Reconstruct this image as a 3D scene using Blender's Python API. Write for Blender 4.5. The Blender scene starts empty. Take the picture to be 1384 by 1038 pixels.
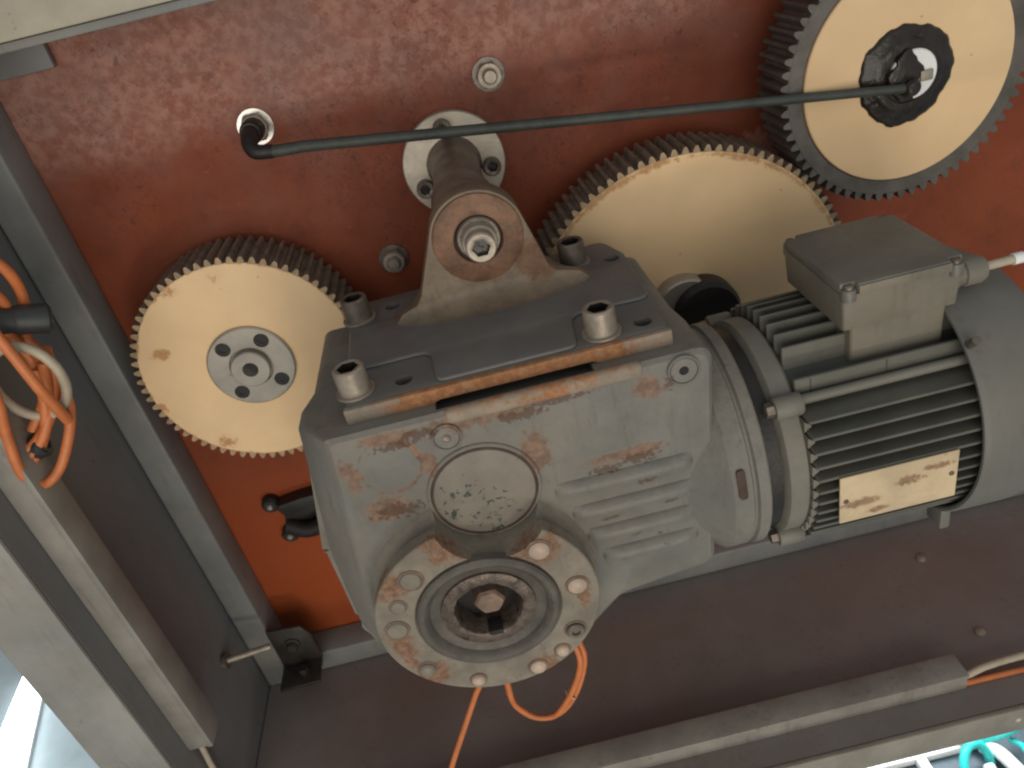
import bpy, bmesh, math, random
from mathutils import Vector, Matrix
random.seed(7)
S = bpy.context.scene
COL = S.collection
PI = math.pi

# ------------------------------------------------------------------ camera
PITCH, ROLL, DIST = math.radians(31), math.radians(14), 0.85
F = Vector((0, math.cos(PITCH), -math.sin(PITCH)))
R0 = Vector((1, 0, 0)); U0 = R0.cross(F)
RR = math.cos(ROLL)*R0 - math.sin(ROLL)*U0
UU = math.sin(ROLL)*R0 + math.cos(ROLL)*U0
camd = bpy.data.cameras.new('camera'); cam = bpy.data.objects.new('camera', camd); COL.objects.link(cam)
m = Matrix((RR, UU, -F)).transposed().to_4x4()
m.translation = Vector((0, -DIST, DIST*math.tan(PITCH)))
cam.matrix_world = m
camd.sensor_width = 36; camd.lens = 1040/1384*36
camd.clip_start = 0.02; camd.clip_end = 60
camd.dof.use_dof = True; camd.dof.focus_distance = 0.66; camd.dof.aperture_fstop = 9
S.camera = cam

# ------------------------------------------------------------------ light
W = bpy.data.worlds.new('World'); S.world = W; W.use_nodes = True
bg = W.node_tree.nodes['Background']
bg.inputs[0].default_value = (0.95, 0.98, 1.0, 1); bg.inputs[1].default_value = 0.36

def area(name, loc, target, size, power, col, size_y=None):
    d = bpy.data.lights.new(name, 'AREA'); d.energy = power; d.color = col
    d.shape = 'RECTANGLE'; d.size = size; d.size_y = size_y or size
    o = bpy.data.objects.new(name, d); COL.objects.link(o)
    o.location = loc
    o.rotation_euler = (Vector(target)-Vector(loc)).to_track_quat('-Z', 'Y').to_euler()
    return o
area('front_opening_light', (0.25, -2.80, -0.85), (0, -0.2, 0.15), 0.60, 17, (1.0, 0.87, 0.71), 0.36)
area('room_light', (-0.2, -2.35, 0.35), (0, -0.2, 0.1), 2.2, 21, (1.0, 0.92, 0.81), 1.2)
area('added_tray_fill', (0.52, -0.20, -0.40), (0.52, -0.25, -0.7), 0.5, 3.0, (0.90, 0.98, 1.0), 0.2)  # added lamp, hidden behind the sill, to brighten the tray
S.view_settings.view_transform = 'Standard'; S.view_settings.look = 'None'
S.view_settings.exposure = 0.0; S.view_settings.gamma = 1.0
S.cycles.filter_width = 2.2
S.cycles.max_bounces = 6

# ------------------------------------------------------------------ materials
MATS = {}
class NT:
    def __init__(s, name):
        s.m = bpy.data.materials.new(name); s.m.use_nodes = True
        s.n = s.m.node_tree.nodes; s.l = s.m.node_tree.links
        s.bsdf = s.n['Principled BSDF']
        s.pos = s.n.new('ShaderNodeNewGeometry').outputs['Position']
    def link(s, a, b): s.l.new(a, b)
    def noise(s, scale, detail=4, rough=.55, off=0, vec=None, dist=0):
        n = s.n.new('ShaderNodeTexNoise'); n.inputs['Scale'].default_value = scale
        n.inputs['Detail'].default_value = detail; n.inputs['Roughness'].default_value = rough
        n.inputs['Distortion'].default_value = dist
        v = vec or s.pos
        if off:
            a = s.n.new('ShaderNodeVectorMath'); a.operation = 'ADD'; s.link(v, a.inputs[0])
            a.inputs[1].default_value = (off*1.37, off*.71, off*2.3); v = a.outputs[0]
        s.link(v, n.inputs['Vector']); return n.outputs['Fac']
    def voro(s, scale, rnd=1):
        n = s.n.new('ShaderNodeTexVoronoi'); n.inputs['Scale'].default_value = scale
        n.inputs['Randomness'].default_value = rnd
        s.link(s.pos, n.inputs['Vector']); return n.outputs['Distance'], n.outputs['Color']
    def ramp(s, v, a, b, lo=0., hi=1.):
        n = s.n.new('ShaderNodeMapRange'); n.interpolation_type = 'SMOOTHSTEP'
        n.inputs['From Min'].default_value = a; n.inputs['From Max'].default_value = b
        n.inputs['To Min'].default_value = lo; n.inputs['To Max'].default_value = hi
        s.link(v, n.inputs['Value']); return n.outputs['Result']
    def math(s, op, a, b=None, c=None):
        n = s.n.new('ShaderNodeMath'); n.operation = op
        for i, v in enumerate((a, b, c)):
            if v is None: continue
            if isinstance(v, (int, float)): n.inputs[i].default_value = v
            else: s.link(v, n.inputs[i])
        return n.outputs[0]
    def mix(s, fac, a, b):
        n = s.n.new('ShaderNodeMix'); n.data_type = 'RGBA'
        if isinstance(fac, (int, float)): n.inputs[0].default_value = fac
        else: s.link(fac, n.inputs[0])
        for i, v in ((6, a), (7, b)):
            if isinstance(v, tuple): n.inputs[i].default_value = (*v, 1)
            else: s.link(v, n.inputs[i])
        return n.outputs[2]
    def blobs(s, bl):
        """largest of 1-|pos-p|/r over the listed stains, 0 outside"""
        out = None
        for (p, r) in bl:
            d = s.n.new('ShaderNodeVectorMath'); d.operation = 'SUBTRACT'; s.link(s.pos, d.inputs[0]); d.inputs[1].default_value = p
            if not isinstance(r, tuple): r = (r, r, r)
            q = s.n.new('ShaderNodeVectorMath'); q.operation = 'DIVIDE'; s.link(d.outputs[0], q.inputs[0]); q.inputs[1].default_value = r
            ln = s.n.new('ShaderNodeVectorMath'); ln.operation = 'LENGTH'; s.link(q.outputs[0], ln.inputs[0])
            v = s.math('SUBTRACT', 1.0, ln.outputs['Value'])
            out = v if out is None else s.math('MAXIMUM', out, v)
        return s.math('MAXIMUM', out, 0.0)
    def rings(s, bl):
        out = None
        for (p, rad, w) in bl:
            d = s.n.new('ShaderNodeVectorMath'); d.operation = 'DISTANCE'; s.link(s.pos, d.inputs[0]); d.inputs[1].default_value = p
            v = s.math('SUBTRACT', d.outputs['Value'], rad); v = s.math('ABSOLUTE', v)
            v = s.math('SUBTRACT', 1.0, s.math('DIVIDE', v, w))
            out = v if out is None else s.math('MAXIMUM', out, v)
        return s.math('MAXIMUM', out, 0.0)
    def bump(s, h, strength, dist=.002):
        b = s.n.new('ShaderNodeBump'); b.inputs['Strength'].default_value = strength; b.inputs['Distance'].default_value = dist
        s.link(h, b.inputs['Height']); s.link(b.outputs[0], s.bsdf.inputs['Normal'])
    def setc(s, name, v):
        i = s.bsdf.inputs[name]
        if isinstance(v, tuple): i.default_value = (*v, 1)
        elif isinstance(v, (int, float)): i.default_value = v
        else: s.link(v, i)

RUST = (0.13, 0.055, 0.026); RUST2 = (0.30, 0.165, 0.095); RUSTD = (0.075, 0.03, 0.018)

def surf(name, base, rough=.55, metal=0., var=.25, vscale=14, dust=None, dustamt=0., rust=0., rscale=35, specks=0., spscale=260,
         bl=None, blamt=1., rg=None, bump=.15, bscale=260, rustcols=(RUST, RUST2), spcol=(0.05, 0.03, 0.02), grease=None, pits=None, streak=0.):
    t = NT(name)
    n1 = t.noise(vscale, 5, .6); n2 = t.noise(vscale*5, 4, .6, 3)
    dark = tuple(c*(1-var) for c in base); lite = tuple(min(1, c*(1+var*.7)) for c in base)
    c = t.mix(t.ramp(n1, .3, .7), dark, lite)
    c = t.mix(t.math('MULTIPLY', t.ramp(n2, .35, .75), var*.6), c, tuple(x*.7 for x in base))
    ro = t.math('ADD', t.math('MULTIPLY', n2, .25), rough-.12)
    if dust:
        c = t.mix(t.math('MULTIPLY', t.ramp(t.noise(vscale*.6, 6, .65, 9), .35, .7), dustamt), c, dust)
    if streak:
        mp = t.n.new('ShaderNodeMapping'); mp.inputs['Scale'].default_value = (1.0, 1.0, .10); mp.inputs['Rotation'].default_value = (0, 0, .35); t.link(t.pos, mp.inputs['Vector'])
        st = t.math('MULTIPLY', t.ramp(t.noise(150, 4, .6, 71, vec=mp.outputs[0]), .50, .72), t.ramp(t.noise(18, 4, .6, 73), .42, .62))
        c = t.mix(t.math('MULTIPLY', st, streak), c, (0.105, 0.070, 0.042))
        sc = t.n.new('ShaderNodeMapping'); sc.inputs['Scale'].default_value = (.12, 1.0, 1.0); sc.inputs['Rotation'].default_value = (0, .5, 0); t.link(t.pos, sc.inputs['Vector'])
        s2 = t.math('MULTIPLY', t.ramp(t.noise(420, 2, .5, 77, vec=sc.outputs[0]), .68, .73), t.ramp(t.noise(25, 3, .6, 79), .5, .62))
        c = t.mix(t.math('MULTIPLY', s2, streak*.8), c, tuple(min(1, x*1.7) for x in base))
    mask = None
    nr = t.math('ADD', t.math('MULTIPLY', t.noise(rscale, 7, .68, 5, dist=.4), .55), t.math('MULTIPLY', t.noise(rscale*4.3, 6, .7, 6), .45))
    halo = None
    if rust > 0:
        mask = t.ramp(nr, .68-rust*.35, .78-rust*.35)
    if bl:
        b = t.blobs(bl); k = t.math('MULTIPLY', t.ramp(t.math('ADD', t.math('MULTIPLY', b, .42), t.math('SUBTRACT', nr, .66)), .0, .10), blamt)
        k = t.math('MULTIPLY', k, t.ramp(b, 0, .12)); halo = t.math('MULTIPLY', t.ramp(t.math('ADD', b, t.math('SUBTRACT', nr, .6)), 0, .45), .38*blamt)
        mask = k if mask is None else t.math('MAXIMUM', mask, k)
    if rg:
        b = t.rings(rg); k = t.math('MULTIPLY', t.ramp(t.math('ADD', t.math('MULTIPLY', b, .36), t.math('SUBTRACT', nr, .74)), .0, .14), t.ramp(b, 0, .25, 0, .8))
        mask = k if mask is None else t.math('MAXIMUM', mask, k)
    if mask is not None:
        rc = t.mix(t.ramp(t.noise(rscale*4, 5, .7, 13), .35, .7), rustcols[0], rustcols[1])
        if halo is not None: c = t.mix(halo, c, tuple(.55*x+.45*y for x, y in zip(base, rustcols[1])))
        c = t.mix(mask, c, rc)
        ro = t.math('ADD', ro, t.math('MULTIPLY', mask, .25))
    if specks > 0:
        d, _ = t.voro(spscale); keep = t.ramp(t.noise(spscale*.35, 3, .5, 21), .66-specks*.4, .74-specks*.4)
        sp = t.math('MULTIPLY', t.ramp(d, .24, .10), keep)
        c = t.mix(t.math('MULTIPLY', sp, .7), c, spcol)
    if pits:
        b = t.blobs(pits); k = t.ramp(t.math('ADD', t.math('MULTIPLY', b, .35), t.math('SUBTRACT', t.noise(rscale*7, 5, .7, 61), .63)), .0, .05)
        c = t.mix(t.math('MULTIPLY', t.math('MULTIPLY', k, t.ramp(b, 0, .1)), .68), c, (0.075, 0.030, 0.012))
    if grease:
        g = t.ramp(t.noise(grease[1], 5, .6, 31), grease[2], grease[2]+.12)
        c = t.mix(g, c, grease[0])
    t.setc('Base Color', c); t.setc('Roughness', ro)
    if metal:
        if mask is not None: t.setc('Metallic', t.math('MULTIPLY', t.math('SUBTRACT', 1.0, mask), metal))
        else: t.setc('Metallic', metal)
    h = t.math('ADD', t.noise(bscale, 3, .6, 41), t.math('MULTIPLY', t.noise(bscale*.25, 3, .5, 43), 1.5))
    if mask is not None: h = t.math('ADD', h, t.math('MULTIPLY', mask, t.noise(bscale*1.5, 3, .7, 47)))
    if bump: t.bump(h, bump)
    MATS[name] = t.m
    return t.m

def red_plate_mat():
    t = NT('red_paint')
    n1 = t.noise(5, 6, .6); n2 = t.noise(22, 6, .65, 3); n3 = t.noise(90, 5, .7, 7)
    c = t.mix(t.ramp(n1, .35, .65), (0.185, 0.042, 0.018), (0.265, 0.066, 0.028))
    c = t.mix(t.math('MULTIPLY', t.ramp(n2, .5, .75), .45), c, (0.11, 0.034, 0.022))
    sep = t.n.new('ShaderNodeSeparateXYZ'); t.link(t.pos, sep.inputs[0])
    # dusty upper plate, also painted paler for the lit area above the gearbox's shadow
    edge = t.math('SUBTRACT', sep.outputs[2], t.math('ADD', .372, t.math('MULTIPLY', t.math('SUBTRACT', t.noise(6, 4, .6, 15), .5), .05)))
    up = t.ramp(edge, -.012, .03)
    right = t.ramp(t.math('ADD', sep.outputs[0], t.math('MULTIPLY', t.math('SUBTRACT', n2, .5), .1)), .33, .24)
    lit_dust_patch = t.math('MULTIPLY', t.math('MULTIPLY', up, right), t.ramp(n2, .2, .6, .35, 1.))
    c = t.mix(t.math('MULTIPLY', t.ramp(t.math('ADD', sep.outputs[2], t.math('MULTIPLY', n1, .15)), .10, -.08), .8), c, (0.33, 0.068, 0.018))
    c = t.mix(t.math('MULTIPLY', lit_dust_patch, .9), c, t.mix(t.ramp(n3, .38, .62), (0.30, 0.115, 0.08), (0.44, 0.225, 0.17)))
    dust = t.math('MULTIPLY', t.ramp(t.math('ADD', sep.outputs[2], t.math('MULTIPLY', n1, .2)), .30, .62), t.ramp(t.noise(11, 5, .6, 19), .35, .7))
    c = t.mix(t.math('MULTIPLY', dust, .45), c, (0.20, 0.16, 0.15))
    n4 = t.noise(170, 6, .72, 23, dist=1.5); keep = t.ramp(t.noise(7, 4, .6, 23), .42, .62)
    sp = t.math('MULTIPLY', t.ramp(n4, .545, .63), t.math('MULTIPLY', keep, t.ramp(t.math('ADD', sep.outputs[2], t.math('MULTIPLY', n1, .25)), .30, .50, .35, 1.)))
    n5 = t.noise(55, 5, .7, 29, dist=2); sp = t.math('MAXIMUM', sp, t.math('MULTIPLY', t.ramp(n5, .60, .67), keep))
    c = t.mix(t.math('MULTIPLY', sp, .62), c, (0.05, 0.026, 0.028))
    b = t.blobs([((.345, 0, .205), (.07, .1, .05)), ((.33, 0, .16), (.08, .1, .05))])
    c = t.mix(t.math('MULTIPLY', t.ramp(t.math('ADD', b, t.math('SUBTRACT', n3, .6)), 0, .3), .8), c, (0.40, 0.17, 0.13))
    t.setc('Base Color', c)
    t.setc('Roughness', t.ramp(n2, .3, .7, .42, .62))
    t.setc('Specular IOR Level', .22)
    t.bump(t.math('ADD', n3, t.math('MULTIPLY', sp, 1.0)), .18)
    MATS['red_paint'] = t.m

def cover_mat():
    t = NT('flaked_cover_paint')
    c = t.mix(t.ramp(t.noise(30, 5, .6), .3, .7), (0.165, 0.145, 0.118), (0.215, 0.19, 0.155))
    n = t.noise(165, 4, .6, 11, dist=.8); area_ = t.ramp(t.blobs([((-.058, -.37, .115), (.05, .1, .05)), ((-.035, -.37, .10), (.05, .1, .03))]), .0, .5)
    fl = t.ramp(t.math('ADD', n, t.math('MULTIPLY', area_, .10)), .685, .70)
    n2 = t.noise(330, 3, .6, 17, dist=2); fl = t.math('MAXIMUM', fl, t.ramp(n2, .73, .75))
    c = t.mix(fl, c, (0.040, 0.050, 0.046))
    t.setc('Base Color', c); t.setc('Roughness', .5)
    t.bump(t.math('SUBTRACT', t.math('MULTIPLY', t.noise(300, 3), .3), fl), .35, .0008)
    MATS['flaked_cover_paint'] = t.m

GREY = (0.168, 0.166, 0.149)
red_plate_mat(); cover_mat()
surf('housing_paint', GREY, .58, streak=.45, var=.20, vscale=16, dust=(0.235, 0.195, 0.145), dustamt=.4, specks=.10, spscale=170,
     bl=[((-.10, -.37, .203), (.050, .03, .010)), ((-.117, -.37, .140), (.032, .03, .020)), ((-.03, -.37, .203), (.075, .03, .018)), ((.03, -.37, .209), (.06, .03, .010)),
         ((-.135, -.37, .175), (.016, .03, .03)), ((.005, -.37, .16), (.02, .03, .03)), ((.10, -.37, .19), (.02, .03, .02)), ((.075, -.37, .135), (.06, .03, .010)), ((-.075, -.37, .17), (.012, .03, .02))],
     blamt=.62, rg=[((-.105, -.37, .177), .024, .007)],
     pits=[((.083, -.372, .1285), (.024, .03, .008)), ((.086, -.378, .106), (.011, .03, .006)), ((.105, -.379, .080), (.010, .03, .005)), ((.052, -.379, .075), (.014, .03, .004)), ((.070, -.379, .052), (.007, .03, .005)), ((-.075, -.37, .200), (.02, .03, .008)), ((-.095, -.37, .195), (.03, .03, .006)), ((.115, -.37, .19), (.008, .03, .01)), ((-.11, -.37, .135), (.03, .03, .012)), ((.0, -.37, .195), (.03, .03, .008)), ((.03, -.372, .20), (.04, .03, .006)), ((.055, -.374, .125), (.02, .03, .006)), ((.092, -.379, .045), (.008, .03, .004))],
     bump=.22)
surf('flange_paint', (0.21, 0.185, 0.145), .6, streak=.3, var=.25, vscale=30, rust=.30, rscale=48, specks=.2, spscale=220,
     bl=[((-.07, -.4, .115), (.05, .03, .03)), ((-.012, -.4, .09), (.035, .03, .025)), ((.014, -.4, .03), (.012, .03, .03)), ((-.125, -.4, .09), (.03, .03, .025)),
         ((-.14, -.4, .02), (.02, .03, .04)), ((-.125, -.4, -.02), .025), ((-.03, -.4, -.04), .02)], blamt=.8, bump=.3)
surf('flange_ring', (0.09, 0.08, 0.066), .52, var=.3, vscale=40, rust=.10, rscale=60, bump=.25)
surf('worn_shaft', (0.125, 0.095, 0.076), .36, metal=.35, var=.45, vscale=90, rust=.10, rscale=80, grease=((.03, .02, .018), 70, .55), bump=.4)
surf('rusty_steel', (0.20, 0.135, 0.10), .55, metal=.2, var=.35, vscale=50, rust=.35, rscale=60, bump=.35)
surf('bracket_steel', (0.195, 0.15, 0.105), .55, metal=.15, var=.3, vscale=22, streak=.5, rust=.20, rscale=30, specks=.15,
     bl=[((.0, -.23, .285), (.055, .05, .052)), ((.045, -.23, .255), .03)], blamt=.8, rustcols=((0.15, 0.075, 0.04), (0.24, 0.13, 0.075)), bump=.25)
surf('plate_paint', (0.145, 0.14, 0.133), .5, var=.15, vscale=18, rust=.0, bump=.12)
surf('plate_edge_rust', (0.27, 0.23, 0.18), .7, var=.25, vscale=35, rust=.0,
     bl=[((.02, -.35, .218), (.15, .05, .05)), ((-.06, -.35, .218), (.06, .05, .04))], rustcols=((0.30, 0.13, 0.055), (0.42, 0.22, 0.11)), bump=.4)
surf('motor_paint', (0.175, 0.172, 0.148), .55, streak=.3, var=.18, vscale=18, dust=(0.20, 0.165, 0.12), dustamt=.35, rust=.03, rscale=40, bump=.12)
surf('fin_shade_paint', (0.125, 0.128, 0.108), .45, var=.18, vscale=18, dust=(0.16, 0.135, 0.10), dustamt=.3, bump=.1)  # motor paint darkened for the shade between the fins
surf('greasy_steel', (0.05, 0.045, 0.04), .4, metal=.3, var=.4, vscale=30, bump=.2)
surf('fin_gap_dark', (0.06, 0.066, 0.056), .5, var=.2, vscale=20, bump=.1)  # near-black for the shade between fins, also used for the fin joints
surf('cowl_paint', (0.15, 0.15, 0.135), .55, streak=.3, var=.12, vscale=9, dust=(0.17, 0.15, 0.115), dustamt=.3, specks=.05, bump=.06)
surf('terminal_paint', (0.19, 0.176, 0.142), .55, streak=.4, var=.15, vscale=18, dust=(0.21, 0.165, 0.105), dustamt=.4, specks=.1, bump=.12)
surf('terminal_lid_paint', (0.155, 0.148, 0.128), .45, var=.15, vscale=18, specks=.12, spcol=(.2, .19, .17), bump=.12)
surf('nameplate_metal', (0.60, 0.47, 0.30), .55, metal=.1, var=.15, vscale=30, specks=.08, spscale=150, rust=.05, rscale=55,
     bl=[((.288, -.40, .068), (.022, .03, .009)), ((.31, -.40, .075), (.02, .03, .006)), ((.265, -.40, .045), (.02, .03, .006)), ((.250, -.40, .056), (.03, .03, .008))], blamt=.75, bump=.05)
surf('cream_plastic', (0.84, 0.60, 0.345), .62, var=.10, vscale=7, dust=(0.78, 0.53, 0.28), dustamt=.6, specks=.04, spscale=130, spcol=(.25, .12, .05), bump=.03,
     bl=[((-.39, -.07, .125), (.022, .03, .03)), ((-.335, -.07, .065), (.022, .03, .02)), ((-.24, -.07, .03), (.03, .03, .022)), ((-.32, -.07, .255), (.02, .03, .012)), ((-.20, -.07, .245), .014),
         ((-.27, -.07, .26), .018), ((-.36, -.07, .19), (.02, .03, .014))], blamt=.8, rg=[((.212, -.1, .094), .174, .014), ((-.2715, -.08, .1525), .119, .008)], rustcols=((0.42, 0.20, 0.07), (0.52, 0.28, 0.11)))
surf('stained_tooth', (0.40, 0.285, 0.17), .6, var=.35, vscale=70, rust=.2, rscale=60, rustcols=((0.16, 0.10, 0.06), (0.26, 0.17, 0.10)), bump=.1)
surf('tooth_grease', (0.22, 0.178, 0.138), .5, var=.35, vscale=60, bump=.2)
surf('gear_steel', (0.14, 0.128, 0.112), .48, metal=.35, var=.3, vscale=30, rust=.05, bump=.15)
surf('turned_steel', (0.42, 0.385, 0.335), .40, metal=.6, var=.15, vscale=30, specks=.08, spscale=120, bump=.05)
surf('flange_steel', (0.55, 0.49, 0.40), .42, metal=.45, var=.2, vscale=25, rust=.14, rscale=60, specks=.1, bump=.1)
surf('post_steel', (0.22, 0.17, 0.135), .5, metal=.4, var=.35, vscale=25, rust=.12, bump=.15)
surf('bolt_steel', (0.36, 0.315, 0.255), .48, metal=.45, var=.25, vscale=60, rust=.12, rscale=90, bump=.12)
surf('dark_bolt_steel', (0.18, 0.15, 0.125), .42, metal=.5, var=.3, vscale=60, rust=.1, rscale=90, bump=.15)
surf('white_screw_paint', (0.46, 0.35, 0.27), .4, var=.2, vscale=60, rust=.12, rscale=120, bump=.1)
surf('grey_screw_paint', (0.19, 0.168, 0.13), .5, var=.2, vscale=60, rust=.22, rscale=80, bump=.15)
surf('black_rubber', (0.018, 0.016, 0.015), .5, var=.3, vscale=40, bump=.2)
surf('grease', (0.022, 0.017, 0.014), .34, var=.4, vscale=70, bump=.5, bscale=120)
surf('brown_recess', (0.06, 0.036, 0.024), .7, var=.4, vscale=60, bump=.2)
surf('bush_rust', (0.20, 0.105, 0.06), .55, metal=.1, var=.35, vscale=50, rust=.40, rscale=70, rustcols=((0.24, 0.10, 0.045), (0.34, 0.18, 0.095)), bump=.35)
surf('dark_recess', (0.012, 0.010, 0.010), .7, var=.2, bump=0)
surf('hose_rubber', (0.055, 0.062, 0.055), .55, var=.25, vscale=40, bump=.15)
surf('frame_paint', (0.215, 0.225, 0.222), .5, streak=.35, var=.2, vscale=10, dust=(0.27, 0.25, 0.215), dustamt=.5, specks=.06, spscale=140, rust=.0, bump=.08)
surf('panel_paint', (0.18, 0.188, 0.19), .5, streak=.25, var=.12, vscale=6, dust=(0.20, 0.15, 0.13), dustamt=.35, specks=.05, spscale=80, bump=.06)
surf('floor_panel_paint', (0.22, 0.20, 0.188), .40, streak=.3, var=.15, vscale=6, dust=(0.19, 0.12, 0.10), dustamt=.4, specks=.05, spscale=80, bump=.06)
surf('trunking_plastic', (0.265, 0.25, 0.222), .5, streak=.35, var=.2, vscale=16, specks=.2, spscale=70, spcol=(.16, .14, .12), bump=.05)
surf('sill_paint', (0.25, 0.23, 0.195), .5, var=.25, vscale=16, dust=(0.30, 0.275, 0.23), dustamt=.5, specks=.28, spscale=55, spcol=(.75, .73, .70), bump=.15)
surf('lit_column_paint', (0.27, 0.268, 0.25), .5, streak=.3, var=.2, vscale=10, dust=(0.36, 0.30, 0.22), dustamt=.4, specks=.12, spscale=110, spcol=(.17, .15, .13), bump=.1)  # speckled; lighter than frame_paint for the window light on the column
surf('beam_paint', (0.46, 0.42, 0.33), .5, var=.15, vscale=14, specks=.15, spscale=120, spcol=(.22, .20, .17), bump=.12)
surf('orange_cable', (0.60, 0.185, 0.060), .45, var=.15, vscale=50, specks=.05, spscale=120, bump=.05)
surf('cream_cable', (0.46, 0.40, 0.30), .5, var=.15, vscale=40, specks=.1, bump=.05)
surf('plug_black', (0.03, 0.034, 0.036), .45, var=.2, bump=.1)
surf('ground_concrete', (0.42, 0.48, 0.50), .6, var=.15, vscale=5, bump=.1)
surf('turquoise_hose', (0.03, 0.60, 0.58), .4, var=.15, vscale=40, bump=.03)
surf('white_plastic', (0.85, 0.86, 0.86), .4, var=.05, bump=.02)
surf('navy_tray', (0.045, 0.075, 0.10), .35, var=.3, vscale=15, bump=.05)
surf('small_metal', (0.65, 0.62, 0.58), .25, metal=.8, var=.15, bump=0)
t = NT('lamp_glow'); t.setc('Base Color', (.9, .95, 1.)); t.setc('Emission Color', (0.86, 0.96, 1.0)); t.setc('Emission Strength', 9.0); MATS['lamp_glow'] = t.m

# ------------------------------------------------------------------ mesh helpers
WL = {}   # world location of every object made here (only translations up the parent chain)
def finish(bm, name, mats, parent=None, sharp=32, keep_origin=None):
    bmesh.ops.recalc_face_normals(bm, faces=bm.faces)
    for f in bm.faces: f.smooth = True
    lim = math.radians(sharp)
    for e in bm.edges:
        if len(e.link_faces) != 2 or e.calc_face_angle(0) > lim: e.smooth = False
    if keep_origin is None:
        xs = [v.co for v in bm.verts]
        c = Vector([(min(v[i] for v in xs)+max(v[i] for v in xs))/2 for i in range(3)])
    else: c = Vector(keep_origin)
    for v in bm.verts: v.co -= c
    me = bpy.data.meshes.new(name); bm.to_mesh(me); bm.free()
    if isinstance(mats, str): mats = [mats]
    for k in mats: me.materials.append(MATS[k])
    return place(bpy.data.objects.new(name, me), c, parent)
def place(o, c, parent=None, rot=None):
    COL.objects.link(o)
    if parent: o.parent = parent; o.location = Vector(c)-WL[parent.name]
    else: o.location = c
    if rot: o.rotation_euler = rot
    WL[o.name] = Vector(c)
    return o
def root(name, loc, label, cat, group=None):
    o = bpy.data.objects.new(name, None); o.empty_display_size = .02
    place(o, loc); return tag(o, label, cat, group)
def tag(o, label, cat, group=None):
    o['label'] = label; o['category'] = cat
    if group: o['group'] = group
    return o
def struct(o): o['kind'] = 'structure'; return o

AX = {'Y': Matrix(((1, 0, 0), (0, 0, -1), (0, 1, 0))),     # local z -> -Y (towards the viewer), local y -> +Z
      'X': Matrix(((0, 0, 1), (1, 0, 0), (0, 1, 0))),      # local z -> +X
      'Z': Matrix.Identity(3)}
def lathe(bm, prof, n=48, axis='Z', at=(0, 0, 0), hexr=None, mat=0, phase=0):
    """prof: (radius, height) list; hexr: indices whose ring is a hexagon"""
    A = AX[axis]; at = Vector(at); rings = []
    for k, (r, h) in enumerate(prof):
        if r < 1e-6: rings.append([bm.verts.new(A @ Vector((0, 0, h)) + at)]); continue
        ring = []
        for i in range(n):
            a = 2*PI*i/n + phase; rr = r
            if hexr and k in hexr:
                b = (a % (PI/3)) - PI/6; rr = r*math.cos(PI/6)/math.cos(b)
            ring.append(bm.verts.new(A @ Vector((rr*math.cos(a), rr*math.sin(a), h)) + at))
        rings.append(ring)
    for a, b in zip(rings, rings[1:]):
        for i in range(n):
            j = (i+1) % n
            if len(a) == 1 and len(b) == 1: continue
            if len(a) == 1: f = bm.faces.new((a[0], b[i], b[j]))
            elif len(b) == 1: f = bm.faces.new((a[i], a[j], b[0]))
            else: f = bm.faces.new((a[i], a[j], b[j], b[i]))
            f.material_index = mat
def lobj(name, prof, mat, parent=None, n=48, axis='Z', at=(0, 0, 0), hexr=None, sharp=32, phase=0):
    bm = bmesh.new(); lathe(bm, prof, n, axis, at, hexr, 0, phase); return finish(bm, name, mat, parent, sharp)
def bevel_all(bm, w, seg=2, ang=30):
    es = [e for e in bm.edges if len(e.link_faces) == 2 and e.calc_face_angle(0) > math.radians(ang)]
    if w > 0: bmesh.ops.bevel(bm, geom=es, offset=w, segments=seg, affect='EDGES', clamp_overlap=True, profile=.5)
def box(bm, lo, hi):
    vs = [bm.verts.new((x, y, z)) for x in (lo[0], hi[0]) for y in (lo[1], hi[1]) for z in (lo[2], hi[2])]
    for q in ((0, 1, 3, 2), (4, 6, 7, 5), (0, 4, 5, 1), (2, 3, 7, 6), (0, 2, 6, 4), (1, 5, 7, 3)): bm.faces.new([vs[i] for i in q])
def bobj(name, lo, hi, mat, parent=None, bev=.001, seg=2):
    bm = bmesh.new(); box(bm, lo, hi); bmesh.ops.recalc_face_normals(bm, faces=bm.faces); bevel_all(bm, bev, seg); return finish(bm, name, mat, parent)
def prism(bm, poly, h0, h1, axis='Y'):
    """poly in (X,Z) for axis Y, (X,Y) for Z, (Y,Z) for X"""
    def P(a, b, h): return (a, h, b) if axis == 'Y' else ((a, b, h) if axis == 'Z' else (h, a, b))
    A = [bm.verts.new(P(a, b, h0)) for a, b in poly]; B = [bm.verts.new(P(a, b, h1)) for a, b in poly]
    bm.faces.new(A); bm.faces.new(B[::-1]); n = len(poly)
    for i in range(n): bm.faces.new((A[i], B[i], B[(i+1) % n], A[(i+1) % n]))
def pobj(name, poly, h0, h1, mat, parent=None, axis='Y', bev=.001, seg=2, sharp=32):
    bm = bmesh.new(); prism(bm, poly, h0, h1, axis); bmesh.ops.recalc_face_normals(bm, faces=bm.faces); bevel_all(bm, bev, seg)
    return finish(bm, name, mat, parent, sharp)
def rounded(verts, seg=6):
    """verts: (x, y, radius) -> polygon with seg+1 points at every corner"""
    out = []; n = len(verts)
    for i in range(n):
        p = Vector(verts[i][:2]); r = verts[i][2]
        a = Vector(verts[i-1][:2])-p; b = Vector(verts[(i+1) % n][:2])-p
        la, lb = a.length, b.length; a.normalize(); b.normalize()
        ang = math.acos(max(-1, min(1, a.dot(b)))); d = min(r/max(1e-6, math.tan(ang/2)), la*.48, lb*.48)
        p0, p2 = p+a*d, p+b*d
        for k in range(seg+1):
            u = k/seg; q = (1-u)**2*p0 + 2*u*(1-u)*p + u*u*p2; out.append((q.x, q.y))
    return out
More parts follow.
